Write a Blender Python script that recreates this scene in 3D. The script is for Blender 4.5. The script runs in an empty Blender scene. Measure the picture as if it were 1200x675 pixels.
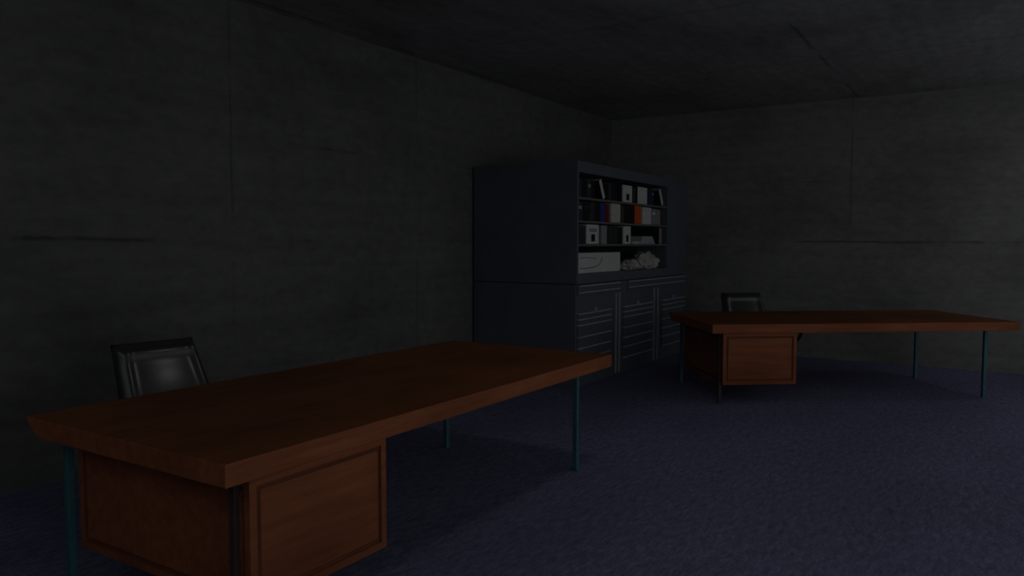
import bpy, bmesh, math, random
from mathutils import Vector, Matrix, noise
random.seed(7)
C = bpy.context.scene.collection
R = math.radians

# ---------------------------------------------------------------- camera
cam_d = bpy.data.cameras.new('camera'); cam = bpy.data.objects.new('camera', cam_d); C.objects.link(cam)
cam_d.sensor_width = 36.0; cam_d.lens = 893.34 / 1200 * 36.0; cam_d.clip_start = 0.05; cam_d.clip_end = 200
cam.location = (0, 0, 1.492)
cam.rotation_mode = 'XYZ'
cam.matrix_world = Matrix.Translation((0, 0, 1.492)) @ Matrix.Rotation(R(90 - 3.36), 4, 'X') @ Matrix.Rotation(R(0.105), 4, 'Z')
bpy.context.scene.camera = cam

# ---------------------------------------------------------------- view, world, lights
vs = bpy.context.scene.view_settings
vs.view_transform = 'Standard'; vs.look = 'None'; vs.gamma = 1.0; vs.exposure = 0.0; vs.use_curve_mapping = False
w = bpy.data.worlds.new('night_ambient'); bpy.context.scene.world = w; w.use_nodes = True
w.node_tree.nodes['Background'].inputs[0].default_value = (0.93, 0.97, 1.0, 1)
w.node_tree.nodes['Background'].inputs[1].default_value = 0.21

TH = R(57.6)                                   # the room is turned against the camera
CT, ST = math.cos(TH), math.sin(TH)
def RW(a, b, z=0): return Vector((a*CT - b*ST, a*ST + b*CT, z))   # room coordinates -> world

def area(name, loc, target, sx, sy, power, col, spread=180):
    l = bpy.data.lights.new(name, 'AREA'); l.shape = 'RECTANGLE'; l.size = sx; l.size_y = sy
    l.energy = power; l.color = col; l.spread = R(spread)
    o = bpy.data.objects.new(name, l); C.objects.link(o); o.location = loc
    o.rotation_euler = (Vector(target) - Vector(loc)).to_track_quat('-Z', 'Y').to_euler()
    return o
area('added_side_light', (4.2, -1.6, 1.35), (5.6, 7.0, 1.35), 1.6, 2.2, 9.0, (1.0, 0.97, 0.93))  # added soft light from behind right, out of view; no doorway built
area('added_fill_light', (0.98, 4.32, 3.28), (0.98, 4.32, 0), .40, .40, 1.9, (1.0, 0.98, 0.95))  # added fill, also for the sheen on the near chair; no lamp fixture
area('added_fill_light', (5.1, 4.1, 3.28), (5.1, 4.1, 0), .40, .40, .9, (1.0, 0.98, 0.95))  # added fill for the floor, out of view, no lamp fixture
area('added_fill_light', (6.0, 7.3, 3.28), (6.0, 7.3, 0), .40, .40, 1.5, (1.0, 0.98, 0.95))  # added fill for the far end, out of view, no lamp fixture

# ---------------------------------------------------------------- materials
def principled(name, rough=0.7, spec=0.3, metal=0.0):
    m = bpy.data.materials.new(name); m.use_nodes = True
    b = m.node_tree.nodes['Principled BSDF']
    b.inputs['Roughness'].default_value = rough; b.inputs['Metallic'].default_value = metal
    b.inputs['Specular IOR Level'].default_value = spec
    return m, m.node_tree, b
def N(nt, t, **k):
    n = nt.nodes.new(t)
    for a, v in k.items():
        if a in n.inputs: n.inputs[a].default_value = v
        else: setattr(n, a, v)
    return n
def coords(nt, scale=(1, 1, 1), loc=(0, 0, 0), rot=(0, 0, 0)):
    tc = N(nt, 'ShaderNodeTexCoord'); mp = N(nt, 'ShaderNodeMapping')
    mp.inputs['Scale'].default_value = scale; mp.inputs['Location'].default_value = loc; mp.inputs['Rotation'].default_value = rot
    nt.links.new(tc.outputs['Object'], mp.inputs['Vector']); return mp.outputs[0]
def ramp(nt, fac, stops):
    r = N(nt, 'ShaderNodeValToRGB'); e = r.color_ramp.elements
    while len(e) < len(stops): e.new(0.5)
    for i, (p, c) in enumerate(stops):
        e[i].position = p; e[i].color = (c[0], c[1], c[2], 1) if hasattr(c, '__len__') else (c, c, c, 1)
    nt.links.new(fac, r.inputs[0]); return r.outputs[0]
def mix(nt, a, b, fac=1.0, mode='MULTIPLY'):
    m = N(nt, 'ShaderNodeMix', data_type='RGBA', blend_type=mode)
    m.inputs[0].default_value = fac if not hasattr(fac, 'is_output') else 1
    if hasattr(fac, 'is_output'): nt.links.new(fac, m.inputs[0])
    for s, i in ((a, 6), (b, 7)):
        if hasattr(s, 'is_output'): nt.links.new(s, m.inputs[i])
        else: m.inputs[i].default_value = (*s, 1)
    return m.outputs[2]
def noise_t(nt, vec, scale, detail=4, rough=0.55, dist=0.0):
    n = N(nt, 'ShaderNodeTexNoise'); n.inputs['Scale'].default_value = scale; n.inputs['Detail'].default_value = detail
    n.inputs['Roughness'].default_value = rough; n.inputs['Distortion'].default_value = dist
    nt.links.new(vec, n.inputs['Vector']); return n.outputs['Fac']
def bump(nt, b, h, strength=0.2, dist=0.01):
    n = N(nt, 'ShaderNodeBump'); n.inputs['Strength'].default_value = strength; n.inputs['Distance'].default_value = dist
    nt.links.new(h, n.inputs['Height']); nt.links.new(n.outputs[0], b.inputs['Normal'])

def concrete(name, base, along, up, seed=0.0):
    """poured concrete: cloudy stains, faint board lines, panel joints and short broken cracks.
    along / up: index of the object axis running along and up the surface"""
    m, nt, b = principled(name, 0.9, 0.15)
    def sc(sa, su):
        s = [0.001, 0.001, 0.001]; s[along] = sa; s[up] = su; return tuple(s)
    cloud = noise_t(nt, coords(nt, sc(.55, .8), (seed, seed*2, seed)), 1.0, 5, .6, .4)
    c = ramp(nt, cloud, [(0.3, 0.68), (0.5, 0.98), (0.72, 1.12)])
    fine = noise_t(nt, coords(nt, sc(7, 12), (seed, 0, seed)), 1.0, 8, .7)
    c = mix(nt, c, ramp(nt, fine, [(0.3, 0.80), (0.7, 1.16)]))
    board = noise_t(nt, coords(nt, sc(.35, 9), (seed*3, 1, 2)), 1.0, 3, .5)
    c = mix(nt, c, ramp(nt, board, [(0.35, 0.93), (0.6, 1.04)]))
    # joints and cracks
    tc = N(nt, 'ShaderNodeTexCoord'); sp = N(nt, 'ShaderNodeSeparateXYZ'); nt.links.new(tc.outputs['Object'], sp.inputs[0])
    wob = noise_t(nt, coords(nt, sc(2.5, 2.5), (seed, 5, 5)), 1.0, 5, .6)
    def line(axis, period, off, width, wobble, gate_scale, gate_lo, depth):
        nonlocal c
        a = N(nt, 'ShaderNodeMath', operation='MULTIPLY_ADD'); nt.links.new(wob, a.inputs[0]); a.inputs[1].default_value = wobble; a.inputs[2].default_value = off
        s = N(nt, 'ShaderNodeMath', operation='ADD'); nt.links.new(sp.outputs[axis], s.inputs[0]); nt.links.new(a.outputs[0], s.inputs[1])
        p = N(nt, 'ShaderNodeMath', operation='PINGPONG'); nt.links.new(s.outputs[0], p.inputs[0]); p.inputs[1].default_value = period/2
        l = N(nt, 'ShaderNodeMapRange'); nt.links.new(p.outputs[0], l.inputs[0]); l.inputs[1].default_value = 0; l.inputs[2].default_value = width
        l.inputs[3].default_value = 1; l.inputs[4].default_value = 0
        g = noise_t(nt, coords(nt, sc(gate_scale, gate_scale), (seed*7, 3, 1)), 1.0, 3, .6)
        gr = N(nt, 'ShaderNodeMapRange'); nt.links.new(g, gr.inputs[0]); gr.inputs[1].default_value = gate_lo; gr.inputs[2].default_value = gate_lo + .08
        k = N(nt, 'ShaderNodeMath', operation='MULTIPLY'); nt.links.new(l.outputs[0], k.inputs[0]); nt.links.new(gr.outputs[0], k.inputs[1])
        k2 = N(nt, 'ShaderNodeMath', operation='MULTIPLY'); nt.links.new(k.outputs[0], k2.inputs[0]); k2.inputs[1].default_value = depth
        c = mix(nt, c, (0.35, 0.35, 0.35), k2.outputs[0])
    line(up, 3.3, -1.54, 0.022, 0.05, 1.1, 0.47, 0.8)       # broken horizontal crack line
    line(up, 3.3, -2.35, 0.015, 0.10, 0.9, 0.52, 0.6)
    line(along, 2.185, -1.59, 0.02, 0.02, 0.7, 0.45, 0.45)      # upright panel joints
    col = mix(nt, c, base)
    nt.links.new(col, b.inputs['Base Color']); bump(nt, b, fine, .25, .01)
    return m

def wood(name, c1, c2, rough=.55):
    m, nt, b = principled(name, rough, 0.12)
    g = noise_t(nt, coords(nt, (1.6, 22, 22)), 1.0, 6, .6, .3)
    blot = noise_t(nt, coords(nt, (1.4, 2.2, 2.2), (4, 1, 0)), 1.0, 4, .6)
    c = mix(nt, ramp(nt, g, [(0.3, c1), (0.72, c2)]), ramp(nt, blot, [(0.3, 0.72), (0.7, 1.18)]))
    nt.links.new(c, b.inputs['Base Color']); return m

def plain(name, col, rough=.7, spec=.3, metal=0.0, var=.12, scale=14):
    m, nt, b = principled(name, rough, spec, metal)
    n = noise_t(nt, coords(nt, (1, 1, 1)), scale, 4, .6)
    c = mix(nt, ramp(nt, n, [(0.3, 1 - var), (0.7, 1 + var)]), col)
    nt.links.new(c, b.inputs['Base Color']); return m

def carpet():
    m, nt, b = principled('blue_carpet', 0.95, 0.05)
    a = noise_t(nt, coords(nt, (11, 34, 1), rot=(0, 0, R(57.6))), 1.0, 7, .75, .5)
    s = noise_t(nt, coords(nt, (.5, .9, 1), (3, 3, 0)), 1.0, 3, .5)
    f = noise_t(nt, coords(nt, (70, 70, 1)), 1.0, 3, .6)
    c = ramp(nt, a, [(0.30, (.115, .12, .205)), (0.5, (.19, .197, .325)), (0.70, (.29, .295, .435))])
    c = mix(nt, c, ramp(nt, s, [(0.3, .86), (0.7, 1.12)])); c = mix(nt, c, ramp(nt, f, [(0.3, .8), (0.7, 1.2)]))
    nt.links.new(c, b.inputs['Base Color']); bump(nt, b, a, .3, .01); return m

M = dict(
    wall_l=concrete('left_wall_dimmed_concrete', (.16, .16, .157), 0, 2, 1.3),  # weaker light on this wall is put into its darker base colour
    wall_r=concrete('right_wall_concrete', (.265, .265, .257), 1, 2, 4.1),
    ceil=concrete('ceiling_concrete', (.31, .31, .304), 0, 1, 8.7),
    carpet=carpet(),
    wood=wood('desk_wood', (.27, .085, .036), (.40, .135, .060)),
    woodtop=wood('desk_top_wood', (.19, .068, .026), (.27, .10, .040), .6),
    groove=plain('dark_wood_groove', (.19, .060, .028)),
    leg=plain('teal_metal', (.055, .17, .20), .5, .3),
    leg_shaded=plain('shaded_leg_metal', (.075, .05, .045), .5, .3),  # shade on the front left leg put into its colour
    rack=plain('slate_steel', (.112, .132, .158), .6, .3, 0, .10, 3),
    rack_in=plain('dark_cabinet_inside', (.03, .033, .036), .8, .2),
    shelf=plain('shelf_steel', (.15, .16, .16), .7, .2),
    pale=plain('pale_steel_edge', (.42, .45, .46), .5, .4),
    leather=plain('black_leather', (.040, .041, .043), .30, 1.0, 0, .12, 40),
    blackplastic=plain('black_plastic', (.012, .012, .013), .5, .3),
    chrome=plain('dull_metal', (.12, .12, .12), .35, .5, .8),
    white=plain('white_card', (.62, .62, .61), .8, .2, 0, .10, 20),
    offwhite=plain('off_white_card', (.55, .54, .47), .8, .2, 0, .10, 20),
    grey=plain('grey_card', (.30, .31, .31), .8, .2),
    bluegrey=plain('blue_grey_card', (.25, .27, .33), .8, .2),
    bluegrey2=plain('pale_sheets', (.42, .44, .47), .8, .2),
    taupe=plain('taupe_card', (.30, .27, .24), .8, .2),
    dark=plain('charcoal_card', (.045, .046, .050), .8, .2),
    black=plain('black_card', (.018, .018, .02), .8, .2),
    olive=plain('dark_olive_card', (.06, .062, .045), .8, .2),
    navy=plain('navy_card', (.03, .035, .09), .8, .2),
    blue=plain('blue_card', (.03, .05, .28), .8, .2),
    dkred=plain('dark_red_card', (.16, .022, .018), .8, .2),
    red=plain('orange_red_card', (.62, .10, .035), .8, .2),
    peach=plain('peach_card', (.45, .25, .15), .8, .2),
    paper=plain('crumpled_paper', (.50, .49, .46), .9, .1, 0, .35, 9),
)

# ---------------------------------------------------------------- mesh helpers
def box(bm, x0, x1, y0, y1, z0, z1):
    v = [bm.verts.new(p) for p in ((x0,y0,z0),(x1,y0,z0),(x1,y1,z0),(x0,y1,z0),(x0,y0,z1),(x1,y0,z1),(x1,y1,z1),(x0,y1,z1))]
    f = [bm.faces.new([v[i] for i in q]) for q in ((3,2,1,0),(4,5,6,7),(0,1,5,4),(1,2,6,5),(2,3,7,6),(3,0,4,7))]
    return v, f
def obj(name, bm, mat, parent=None, bevel=0.0, smooth=False, seg=2):
    bmesh.ops.recalc_face_normals(bm, faces=bm.faces)
    me = bpy.data.meshes.new(name); bm.to_mesh(me); bm.free()
    for mm in (mat if isinstance(mat, (list, tuple)) else [mat]): me.materials.append(mm)
    if smooth:
        for p in me.polygons: p.use_smooth = True
    o = bpy.data.objects.new(name, me); C.objects.link(o)
    if parent: o.parent = parent
    if bevel:
        md = o.modifiers.new('bevel', 'BEVEL'); md.width = bevel; md.segments = seg; md.limit_method = 'ANGLE'
    return o
def boxobj(name, dims, mat, parent=None, bevel=0.0):
    bm = bmesh.new(); box(bm, *dims); return obj(name, bm, mat, parent, bevel)
def tag(o, label=None, cat=None, group=None, kind=None):
    if label: o['label'] = label
    if cat: o['category'] = cat
    if group: o['group'] = group
    if kind: o['kind'] = kind
    return o
def empty(name, loc, rz=0):
    o = bpy.data.objects.new(name, None); C.objects.link(o); o.location = loc; o.rotation_euler = (0, 0, rz)
    o.empty_display_size = .2; return o
def copy_tree(o, parent=None):
    c = o.copy(); C.objects.link(c); c.parent = parent
    for ch in [x for x in list(C.objects) if x.parent == o]: copy_tree(ch, c)
    return c
def tube(bm, pts, r, seg=12, cap=True):
    rings = []
    pts = [Vector(p) for p in pts]
    ref = None
    for i, p in enumerate(pts):
        d = (pts[min(i+1, len(pts)-1)] - pts[max(i-1, 0)]).normalized()
        if ref is None: ref = Vector((1, 0, 0)) if abs(d.x) < .9 else Vector((0, 1, 0))
        u = (ref - d*ref.dot(d)).normalized(); ref = u; v = d.cross(u)
        rr = r[i] if hasattr(r, '__len__') else r
        rings.append([bm.verts.new(p + (u*math.cos(t) + v*math.sin(t))*rr) for t in [2*math.pi*k/seg for k in range(seg)]])
    for a, b in zip(rings, rings[1:]):
        for k in range(seg): bm.faces.new((a[k], a[(k+1) % seg], b[(k+1) % seg], b[k]))
    if cap: bm.faces.new(rings[0][::-1]); bm.faces.new(rings[-1])
def arc_smooth(pts, n=8):
    """Catmull-Rom through points"""
    P = [Vector(p) for p in pts]; P = [P[0]] + P + [P[-1]]; out = []
    for i in range(1, len(P)-2):
        for k in range(n):
            t = k/n; a, b, c, d = P[i-1], P[i], P[i+1], P[i+2]
            out.append(.5*((2*b) + (c-a)*t + (2*a-5*b+4*c-d)*t*t + (3*b-a-3*c+d)*t**3))
    out.append(P[-2]); return out

# ---------------------------------------------------------------- room shell
A0, A1, B0, B1, CH = -2.6, 10.497, -2.2, 4.904, 3.319
def struct(name, dims, mat):
    o = boxobj(name, dims, mat); o.rotation_euler = (0, 0, TH); o['kind'] = 'structure'; return o
struct('floor', (A0, A1 + .2, B0, B1 + .2, -.15, 0), M['carpet'])
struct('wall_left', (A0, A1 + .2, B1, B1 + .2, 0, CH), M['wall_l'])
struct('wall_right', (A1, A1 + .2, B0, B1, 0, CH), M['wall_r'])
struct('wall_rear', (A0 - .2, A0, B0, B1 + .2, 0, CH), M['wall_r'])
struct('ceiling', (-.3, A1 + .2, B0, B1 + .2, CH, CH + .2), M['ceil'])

# ---------------------------------------------------------------- storage cabinet
RA, RB = 6.893, 3.593                          # front left foot in room coordinates
RLn, RDp, RH = 3.232, 1.284, 2.33
rk = empty('storage_cabinet', RW(RA, RB), TH)
tag(rk, 'tall slate grey steel cabinet with open book shelves above rows of drawers', 'cabinet')
ZB = 1.075
bm = bmesh.new(); box(bm, 0, RLn, .012, RDp, 0, ZB - .006)
obj('base_body', bm, M['rack'], rk, .006)
bm = bmesh.new()
box(bm, 0, .035, 0, RDp, ZB, RH)               # left side
box(bm, 2.50, RLn, 0, RDp, ZB, RH)             # closed tower right of the opening
box(bm, .035, 2.50, .0, RDp, 2.215, RH)        # top
box(bm, .035, 2.50, .0, RDp, ZB, 1.180)        # bottom board
obj('upper_body', bm, M['rack'], rk, .004)
boxobj('back_panel', (.035, 2.50, .42, .45, 1.180, 2.215), M['rack_in'], rk)
for z in (1.965, 1.725, 1.485): boxobj('shelf', (.0365, 2.4985, .005, .418, z - .022, z), M['shelf'], rk, .002)
SZ = [1.965, 1.725, 1.485, 1.180]
boxobj('shelf_divider', (1.135, 1.150, .03, .418, 1.966, 2.2145), M['rack_in'], rk)
# long drawers right under the opening
for a0, a1 in ((.02, 1.075), (1.265, 3.19)):
    d = boxobj('drawer', (a0, a1, -.006, .011, .955, 1.066), M['rack'], rk, .003)
    for z in (1.052, .985): boxobj('pull_rail', (a0 + .02, a1 - .04, -.016, -.0062, z - .006, z + .006), M['pale'], d, .002)
for a in (.963, 1.055, 2.093, 2.215):           # upright pale trims between the drawer stacks
    bm = bmesh.new(); box(bm, a - .005, a + .005, -.006, .011, .03, .94); obj('upright_trim', bm, M['pale'], rk)
ZL = [.768, .710, .650, .527, .412, .305, .183]
for a0, a1 in ((.03, .825), (1.165, 2.015), (2.350, 3.175)):
    for k in range(6):
        z1, z0 = ZL[k], ZL[k+1]
        d = boxobj('drawer', (a0, a1, -.006, .011, z0 + .005, z1 - .009), M['rack'], rk, .003)
        boxobj('pull_rail', (a0, a1 - .01, -.02, .011, z1 - .008, z1 + .004), M['pale'], d, .002)
        if k == 2: boxobj('label_holder', (a0 + .46, a0 + .72, -.010, -.0062, .600, .622), M['shelf'], d)
    boxobj('bottom_rail', (a0, a1 - .01, -.02, .011, ZL[6] - .009, ZL[6] + .003), M['pale'], rk, .002)
    boxobj('latch', (a0 + .40, a0 + .412, -.02, .011, .778, .815), M['pale'], rk, .002)

# ---- things on the shelves (rack coordinates a along the front, depth from the front)
def on_rack(a, d, z): return RW(RA + a, RB + d, z)
def shelf_thing(name, a0, a1, row, h, mat, label, cat, group, depth=.26, lean=0.0, d0=.03, mark=None, spine=None):
    z = SZ[row] + .0015
    wd = a1 - a0
    o = empty(name, on_rack(a0 if lean <= 0 else a1, d0, z), TH)
    sx = (0, wd) if lean <= 0 else (-wd, 0)
    rot = Matrix.Rotation(lean, 4, 'Y')
    def part(n, dims, m, p=o, bv=.003):
        q = boxobj(n, dims, m, p, bv)
        q.data.transform(rot); return q
    dz = 0
    two = isinstance(mat, tuple)             # (spine colour, cover colour)
    part('cover', (sx[0], sx[1], 0, depth, 0, h), M[mat[1] if two else mat])
    if two: part('spine', (sx[0], sx[1], -.006, -.0003, 0, h), M[mat[0]])
    if name in ('book',):
        part('page_block', (sx[0] + .004, sx[1] - .004, .012, depth + .0015, .006, h + .0015), M['offwhite'], o, 0)
    if mark:      # dark figure printed low on the spine
        c = (sx[0] + sx[1])/2
        bm = bmesh.new(); v, f = box(bm, c - wd*.13, c + wd*.17, -.002, -.0003, h*.12, h*.50)
        obj('spine_mark', bm, M['black'], o).data.transform(rot)
    if spine:
        bm = bmesh.new(); box(bm, sx[0] + wd*.2, sx[1] - wd*.2, -.002, -.0003, h*.62, h*.80)
        obj('spine_label', bm, M[spine], o).data.transform(rot)
    # lift a leaning book so that its lowest corner is on the shelf
    if lean < 0: o.location.z += math.sin(-lean)*0.0
    return tag(o, label, cat, group)
g1, g2, g3 = 'files on the top shelf', 'files on the second shelf', 'files on the third shelf'
S = shelf_thing
S('book', .050, .155, 0, .19, 'dark', 'charcoal book at the left end of the top shelf', 'book', g1)
S('book', .160, .270, 0, .20, 'black', 'black book second from the left on the top shelf', 'book', g1)
S('book', .278, .372, 0, .18, 'dark', 'charcoal book third from the left on the top shelf', 'book', g1, spine='grey')
S('book', .380, .455, 0, .19, 'black', 'black book just left of the leaning white book on the top shelf', 'book', g1)
S('book', .650, .705, 0, .220, ('white', 'black'), 'thin white spined book leaning left on the left of the top shelf', 'book', g1, lean=-.48)
S('book', .790, .880, 0, .185, 'dark', 'charcoal book right of the leaning white book on the top shelf', 'book', g1, spine='dark')
S('book', .890, 1.010, 0, .20, 'black', 'black book between a charcoal book and the top shelf divider', 'book', g1)
S('binder', 1.175, 1.440, 0, .195, 'white', 'white binder with black mark on the top shelf', 'binder', g1, mark=1)
S('book', 1.450, 1.530, 0, .180, ('dark', 'black'), 'charcoal book right of the marked binder on the top shelf', 'book', g1)
S('binder', 1.590, 1.880, 0, .200, ('white', 'black'), 'plain white binder on the top shelf right of centre', 'binder', g1)
S('book', 1.930, 2.030, 0, .195, 'navy', 'navy book just right of the plain white binder', 'book', g1)
S('book', 2.035, 2.110, 0, .190, 'navy', 'second navy book beside the right leaning white book', 'book', g1, spine='bluegrey')
S('book', 2.365, 2.430, 0, .220, ('offwhite', 'black'), 'thin white spined book leaning left at the right end of the top shelf', 'book', g1, lean=-.50)
S('book', .050, .180, 1, .19, 'dark', 'charcoal book at the left end of the second shelf', 'book', g2, spine='grey')
S('book', .185, .330, 1, .20, 'black', 'wide black book second from the left on the second shelf', 'book', g2, spine='dark')
S('book', .335, .460, 1, .195, 'dark', 'charcoal book third from the left on the second shelf', 'book', g2)
S('book', .465, .590, 1, .20, 'black', 'black book left of the blue book on the second shelf', 'book', g2)
S('book', .600, .705, 1, .20, 'blue', 'blue book on the second shelf', 'book', g2)
S('book', .715, .815, 1, .195, 'dkred', 'dark red book between the blue book and the cream binder', 'book', g2)
S('binder', .870, 1.115, 1, .21, 'offwhite', 'cream binder on the second shelf right of the dark red book', 'binder', g2)
S('book', 1.125, 1.215, 1, .20, 'olive', 'dark olive book right of the cream binder on the second shelf', 'book', g2)
S('binder', 1.220, 1.370, 1, .20, 'black', 'black binder right of the olive book on the second shelf', 'binder', g2)
S('binder', 1.375, 1.515, 1, .20, 'black', 'black binder just left of the orange red binder', 'binder', g2)
S('binder', 1.525, 1.695, 1, .215, 'red', 'orange red binder on the second shelf', 'binder', g2)
S('book', 1.700, 1.755, 1, .205, 'peach', 'thin peach book between orange red and white binders', 'book', g2)
S('binder', 1.760, 2.030, 1, .205, 'white', 'wide white binder right of the orange red one', 'binder', g2)
S('binder', 2.040, 2.190, 1, .195, 'bluegrey', 'blue grey binder on the right of the second shelf', 'binder', g2, spine='white')
S('book', 2.195, 2.330, 1, .19, 'taupe', 'taupe book at the right end of the second shelf', 'book', g2)
S('book', .055, .150, 2, .18, 'dark', 'charcoal book at the left end of the third shelf', 'book', g3)
S('book', .155, .250, 2, .19, 'dark', 'charcoal book left of the marked white binder on the third shelf', 'book', g3)
S('binder', .270, .560, 2, .205, 'white', 'wide white binder with black mark on the third shelf', 'binder', g3, mark=1, spine='grey')
S('book', .625, .765, 2, .20, 'grey', 'grey book on the left half of the third shelf', 'book', g3)
S('book', .800, .920, 2, .19, 'dark', 'charcoal book just right of the grey book on the third shelf', 'book', g3)
S('book', .925, 1.050, 2, .20, 'dark', 'charcoal book in the middle of the dark trio on the third shelf', 'book', g3)
S('book', 1.055, 1.175, 2, .19, 'black', 'black book left of the narrow marked binder on the third shelf', 'book', g3)
S('binder', 1.205, 1.410, 2, .205, 'white', 'narrow white binder with black mark near middle of the third shelf', 'binder', g3, mark=1)
S('book', 2.290, 2.375, 2, .20, ('taupe', 'black'), 'grey book at the right end of the third shelf', 'book', g3)
def lying(name, a0, a1, z, h, mat, label, cat, group, taper=.0, depth=.24):
    o = empty(name, on_rack(a0, .04, z), TH); w_ = a1 - a0
    bm = bmesh.new(); n = max(2, int(h/.014))
    for i in range(n):
        f = i/max(1, n-1); j = random.uniform(-.004, .004)
        box(bm, taper*f + j, w_ - taper*f + j, random.uniform(0, .008), depth, h*i/n, h*(i+1)/n - .001)
    obj('sheets', bm, M[mat], o)
    if name == 'book': pass
    return tag(o, label, cat, group)
lying('paper_stack', 1.470, 1.700, SZ[2] + .001, .032, 'paper', 'low stack of grey papers lying on the third shelf', 'papers', 'papers lying on the third shelf')
lying('paper_stack', 1.715, 2.200, SZ[2] + .001, .095, 'bluegrey2', 'taller sloped stack of pale papers lying on the third shelf', 'papers', 'papers lying on the third shelf', .08)
# white archive box
bx_ = empty('archive_box', on_rack(.045, .02, SZ[3] + .001), TH)
tag(bx_, 'long white cardboard box with faint grey scrawl on the lowest shelf', 'box')
boxobj('carton', (0, 1.055, 0, .36, 0, .213), M['white'], bx_, .006)
bm = bmesh.new()
tube(bm, arc_smooth([(.06, -.001, .155), (.16, -.001, .165), (.33, -.001, .158), (.42, -.001, .15)]), .006, 6)
tube(bm, arc_smooth([(.07, -.001, .05), (.25, -.001, .052), (.42, -.001, .065), (.53, -.001, .10), (.58, -.001, .16)]), .007, 6)
obj('scrawl', bm, M['grey'], bx_)
# crumpled bundles
def bundle(a, wd, h, seed, label):
    o = empty('paper_bundle', on_rack(a + wd/2, .13, SZ[3] + .0015), TH)
    for k in range(3):
        bm = bmesh.new(); bmesh.ops.create_icosphere(bm, subdivisions=3, radius=1.0)
        ox = (k - 1)*wd*.27; hh = h*(.5, .42, .5)[(k + seed) % 3]*(1 if k != 1 else 1.05)
        for v in bm.verts:
            p = v.co.copy(); n = noise.noise(p*1.9 + Vector((seed*3.1 + k*7, k, 0))); n2 = noise.noise(p*4.5 + Vector((seed, 5 + k, 0)))
            q = p*(1 + .5*abs(n) - .16 + .5*abs(n2)); 
            q = Vector((q.x*wd*.25, q.y*.10, q.z*hh*.8)); q.z = max(q.z, -hh*.55); v.co = q
        z0 = min(v.co.z for v in bm.verts); ym = min(v.co.y for v in bm.verts)
        for v in bm.verts: v.co += Vector((ox, 0, -z0))
        zt = max(v.co.z for v in bm.verts)
        for v in bm.verts: v.co.z *= h*(.75, .9, 1.0)[(k + seed) % 3]/zt
        obj('crumpled_sheet', bm, M['paper'], o)
    return tag(o, label, 'paper', 'crumpled paper on the lowest shelf')
bundle(1.30, .46, .125, 0, 'low crumpled paper bundle right of the white box')
bundle(1.87, .50, .225, 1, 'larger crumpled paper bundle at right end of the lowest shelf')

# ---------------------------------------------------------------- desks
DL, DW, DT, DH = 3.04, 1.336, .083, .75
def framed_box(bm, x0, x1, y0, y1, z0, z1, border):
    """box whose upright sides are framed panels: a flat frame, a dark groove, then a slightly sunk panel"""
    v, f = box(bm, x0, x1, y0, y1, z0, z1)
    for q in f[2:]: bm.faces.remove(q)
    for o, u, n in (((x0, y0), (x1 - x0, 0), (0, -1)), ((x1, y0), (0, y1 - y0), (1, 0)), ((x1, y1), (x0 - x1, 0), (0, 1)), ((x0, y1), (0, y0 - y1), (-1, 0))):
        o, u, n = Vector((*o, z0)), Vector((*u, 0)), Vector((*n, 0)); L = u.length; u = u/L; H = z1 - z0
        prev = None
        for k, (ins, dep) in enumerate(((0, 0), (border, 0), (border + .003, -.010), (border + .013, -.010), (border + .020, -.003))):
            ring = [bm.verts.new(o + u*a + Vector((0, 0, b)) + n*dep) for a, b in ((ins, ins), (L - ins, ins), (L - ins, H - ins), (ins, H - ins))]
            if prev:
                for q in range(4):
                    fc = bm.faces.new((prev[q], prev[(q+1) % 4], ring[(q+1) % 4], ring[q]))
                    fc.material_index = 1 if k >= 2 else 0
            prev = ring
        bm.faces.new(prev)
    bmesh.ops.remove_doubles(bm, verts=bm.verts, dist=.0002)
def make_desk():
    t = empty('office_desk', (0, 0, 0))
    # top: back edge undercut
    bm = bmesh.new()
    v, f = box(bm, 0, DL, 0, DW, DH - DT, DH)
    v[3].co.y -= .10; v[2].co.y -= .10
    f[1].material_index = 1
    obj('desk_top', bm, [M['wood'], M['woodtop']], t, .004)
    bm = bmesh.new(); framed_box(bm, .114, .821, .024, 1.132, .186, DH - DT - .0015, .030)
    p = obj('pedestal', bm, [M['wood'], M['groove']], t)
    for x, y in ((.112, .100), (DL - .255, .136), (DL - .255, DW - .136), (.106, DW - .140)):
        bm = bmesh.new(); box(bm, x - .016, x + .016, y - .016, y + .016, .012, DH - DT - .0012)
        box(bm, x - .019, x + .019, y - .019, y + .019, 0, .0115)
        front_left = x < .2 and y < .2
        l = obj('leg', bm, M['leg_shaded' if front_left else 'leg'], t, .003)
        if front_left: l['label'] = 'shade-darkened metal leg against the drawer pedestal'
    return t
d1 = make_desk(); d1.location = (-.958, 2.510, 0); d1.rotation_euler = (0, 0, TH)
tag(d1, 'large brown wooden desk in the foreground by the left wall', 'desk', 'wooden office desks')
d2 = copy_tree(d1); d2.location = (1.838, 6.950, 0); d2.rotation_euler = (0, 0, R(5.674))
tag(d2, 'brown wooden desk standing farther back, right of the steel cabinet', 'desk', 'wooden office desks')

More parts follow.
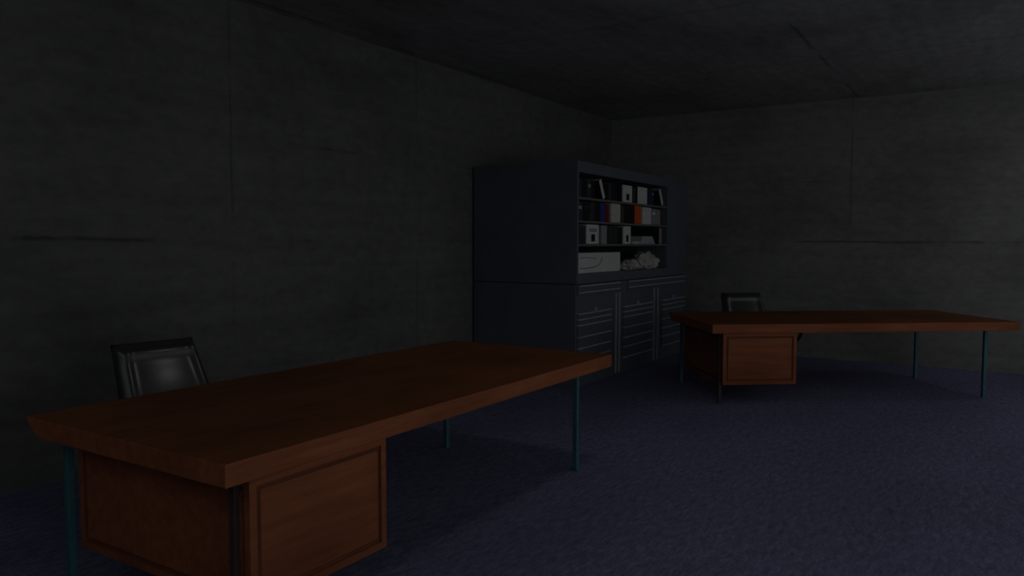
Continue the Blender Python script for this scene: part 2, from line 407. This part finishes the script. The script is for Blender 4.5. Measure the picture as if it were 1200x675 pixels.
# ---------------------------------------------------------------- chairs (front = -Y)
def make_chair():
    t = empty('office_chair', (0, 0, 0))
    # backrest cushion: curved grid with side bolsters and a rolled top
    bm = bmesh.new(); nu, nv = 28, 24
    def P(u, v, back):
        wd = .285 - .045*v
        z = .47 + .45*v
        y = .165 + .19*v + .03*v*v
        e = abs(u)
        prof = .034*math.exp(-((e - .84)/.11)**2) + .012*(1 - e*e) + .030*math.exp(-((v - .95)/.10)**2)*(1 - e**6) + .018*math.sin(math.pi*v)*(1 - e*e)
        edge = max(0.0, 1 - e**10)*max(0.0, 1 - abs(2*v - 1)**14)
        th = .035
        y += (-(th + prof) if not back else th*1.2)*edge
        return Vector((u*wd, y, z))
    gs = []
    for back in (0, 1):
        g = [[bm.verts.new(P(-1 + 2*i/nu, j/nv, back)) for i in range(nu + 1)] for j in range(nv + 1)]
        for j in range(nv):
            for i in range(nu): bm.faces.new((g[j][i], g[j][i+1], g[j+1][i+1], g[j+1][i]))
        gs.append(g)
    bmesh.ops.remove_doubles(bm, verts=bm.verts, dist=.0008)
    obj('backrest', bm, M['leather'], t, smooth=True)
    # seat cushion
    bm = bmesh.new(); nu = 24
    def Q(u, v, top):
        e = max(abs(u), abs(v)); r = (1 - abs(u)**6)*(1 - abs(v)**6)
        x = u*.27; y = -.04 + v*.27
        k = 1 - .12*max(0, abs(u) + abs(v) - 1.4)
        z = .435 + (.055*r**.4 + .012*math.cos(u*math.pi)*0 + .012*u*u if top else -.04*r**.4)
        return Vector((x*k, (y + .04)*k - .04, z))
    for top in (0, 1):
        g = [[bm.verts.new(Q(-1 + 2*i/nu, -1 + 2*j/nu, top)) for i in range(nu + 1)] for j in range(nu + 1)]
        for j in range(nu):
            for i in range(nu): bm.faces.new((g[j][i], g[j][i+1], g[j+1][i+1], g[j+1][i]))
    bmesh.ops.remove_doubles(bm, verts=bm.verts, dist=.013)
    obj('seat', bm, M['leather'], t, smooth=True)
    # bracket joining back and seat
    bm = bmesh.new(); tube(bm, arc_smooth([(0, .05, .385), (0, .20, .385), (0, .275, .44), (0, .29, .60)]), .022, 8)
    box(bm, -.09, .09, -.10, .10, .375, .40)
    obj('back_bracket', bm, M['blackplastic'], t)
    for s in (-1, 1):
        bm = bmesh.new()
        pts = arc_smooth([(s*.20, .06, .385), (s*.36, .07, .40), (s*.405, .08, .48), (s*.375, .06, .615), (s*.37, .0, .635), (s*.375, -.14, .615), (s*.40, -.24, .57), (s*.41, -.27, .50), (s*.36, -.20, .40), (s*.20, -.16, .385)], 6)
        tube(bm, pts, .017, 8)
        a = obj('armrest', bm, M['blackplastic'], t, smooth=True)
        bm = bmesh.new(); box(bm, s*.372 - .024, s*.372 + .024, -.12, .06, .636, .656)
        obj('arm_pad', bm, M['leather'], a, .008)
    bm = bmesh.new(); tube(bm, [(0, 0, .09), (0, 0, .20), (0, 0, .205), (0, 0, .38)], [.03, .03, .02, .02], 16)
    obj('gas_column', bm, M['chrome'], t)
    bm = bmesh.new()
    for k in range(5):
        an = 2*math.pi*k/5 + .3
        tube(bm, [(0, 0, .10), (math.cos(an)*.15, math.sin(an)*.15, .095), (math.cos(an)*.29, math.sin(an)*.29, .075)], [.03, .024, .016], 8)
    obj('base', bm, M['blackplastic'], t)
    for k in range(5):
        an = 2*math.pi*k/5 + .3; x, y = math.cos(an)*.29, math.sin(an)*.29
        bm = bmesh.new(); tx, ty = -math.sin(an), math.cos(an)
        for s in (-1, 1): tube(bm, [(x + tx*s*.006, y + ty*s*.006, .028), (x + tx*s*.024, y + ty*s*.024, .028)], .028, 14)
        tube(bm, [(x, y, .028), (x, y, .075)], .008, 8)
        obj('caster', bm, M['blackplastic'], t)
    return t
def seat_chair(o, x, y, yaw):      # x, y: middle of the upper edge of the back
    yaw = R(yaw); o.rotation_euler = (0, 0, yaw)
    o.location = (x + math.sin(yaw)*.365, y - math.cos(yaw)*.365, 0)
c1 = make_chair(); seat_chair(c1, -2.075, 4.40, 52)
tag(c1, 'black leather office chair behind the large foreground desk', 'chair', 'black office chairs')
c2 = copy_tree(c1); seat_chair(c2, 2.665, 8.85, 7)
tag(c2, 'black leather office chair tucked behind the far desk', 'chair', 'black office chairs')
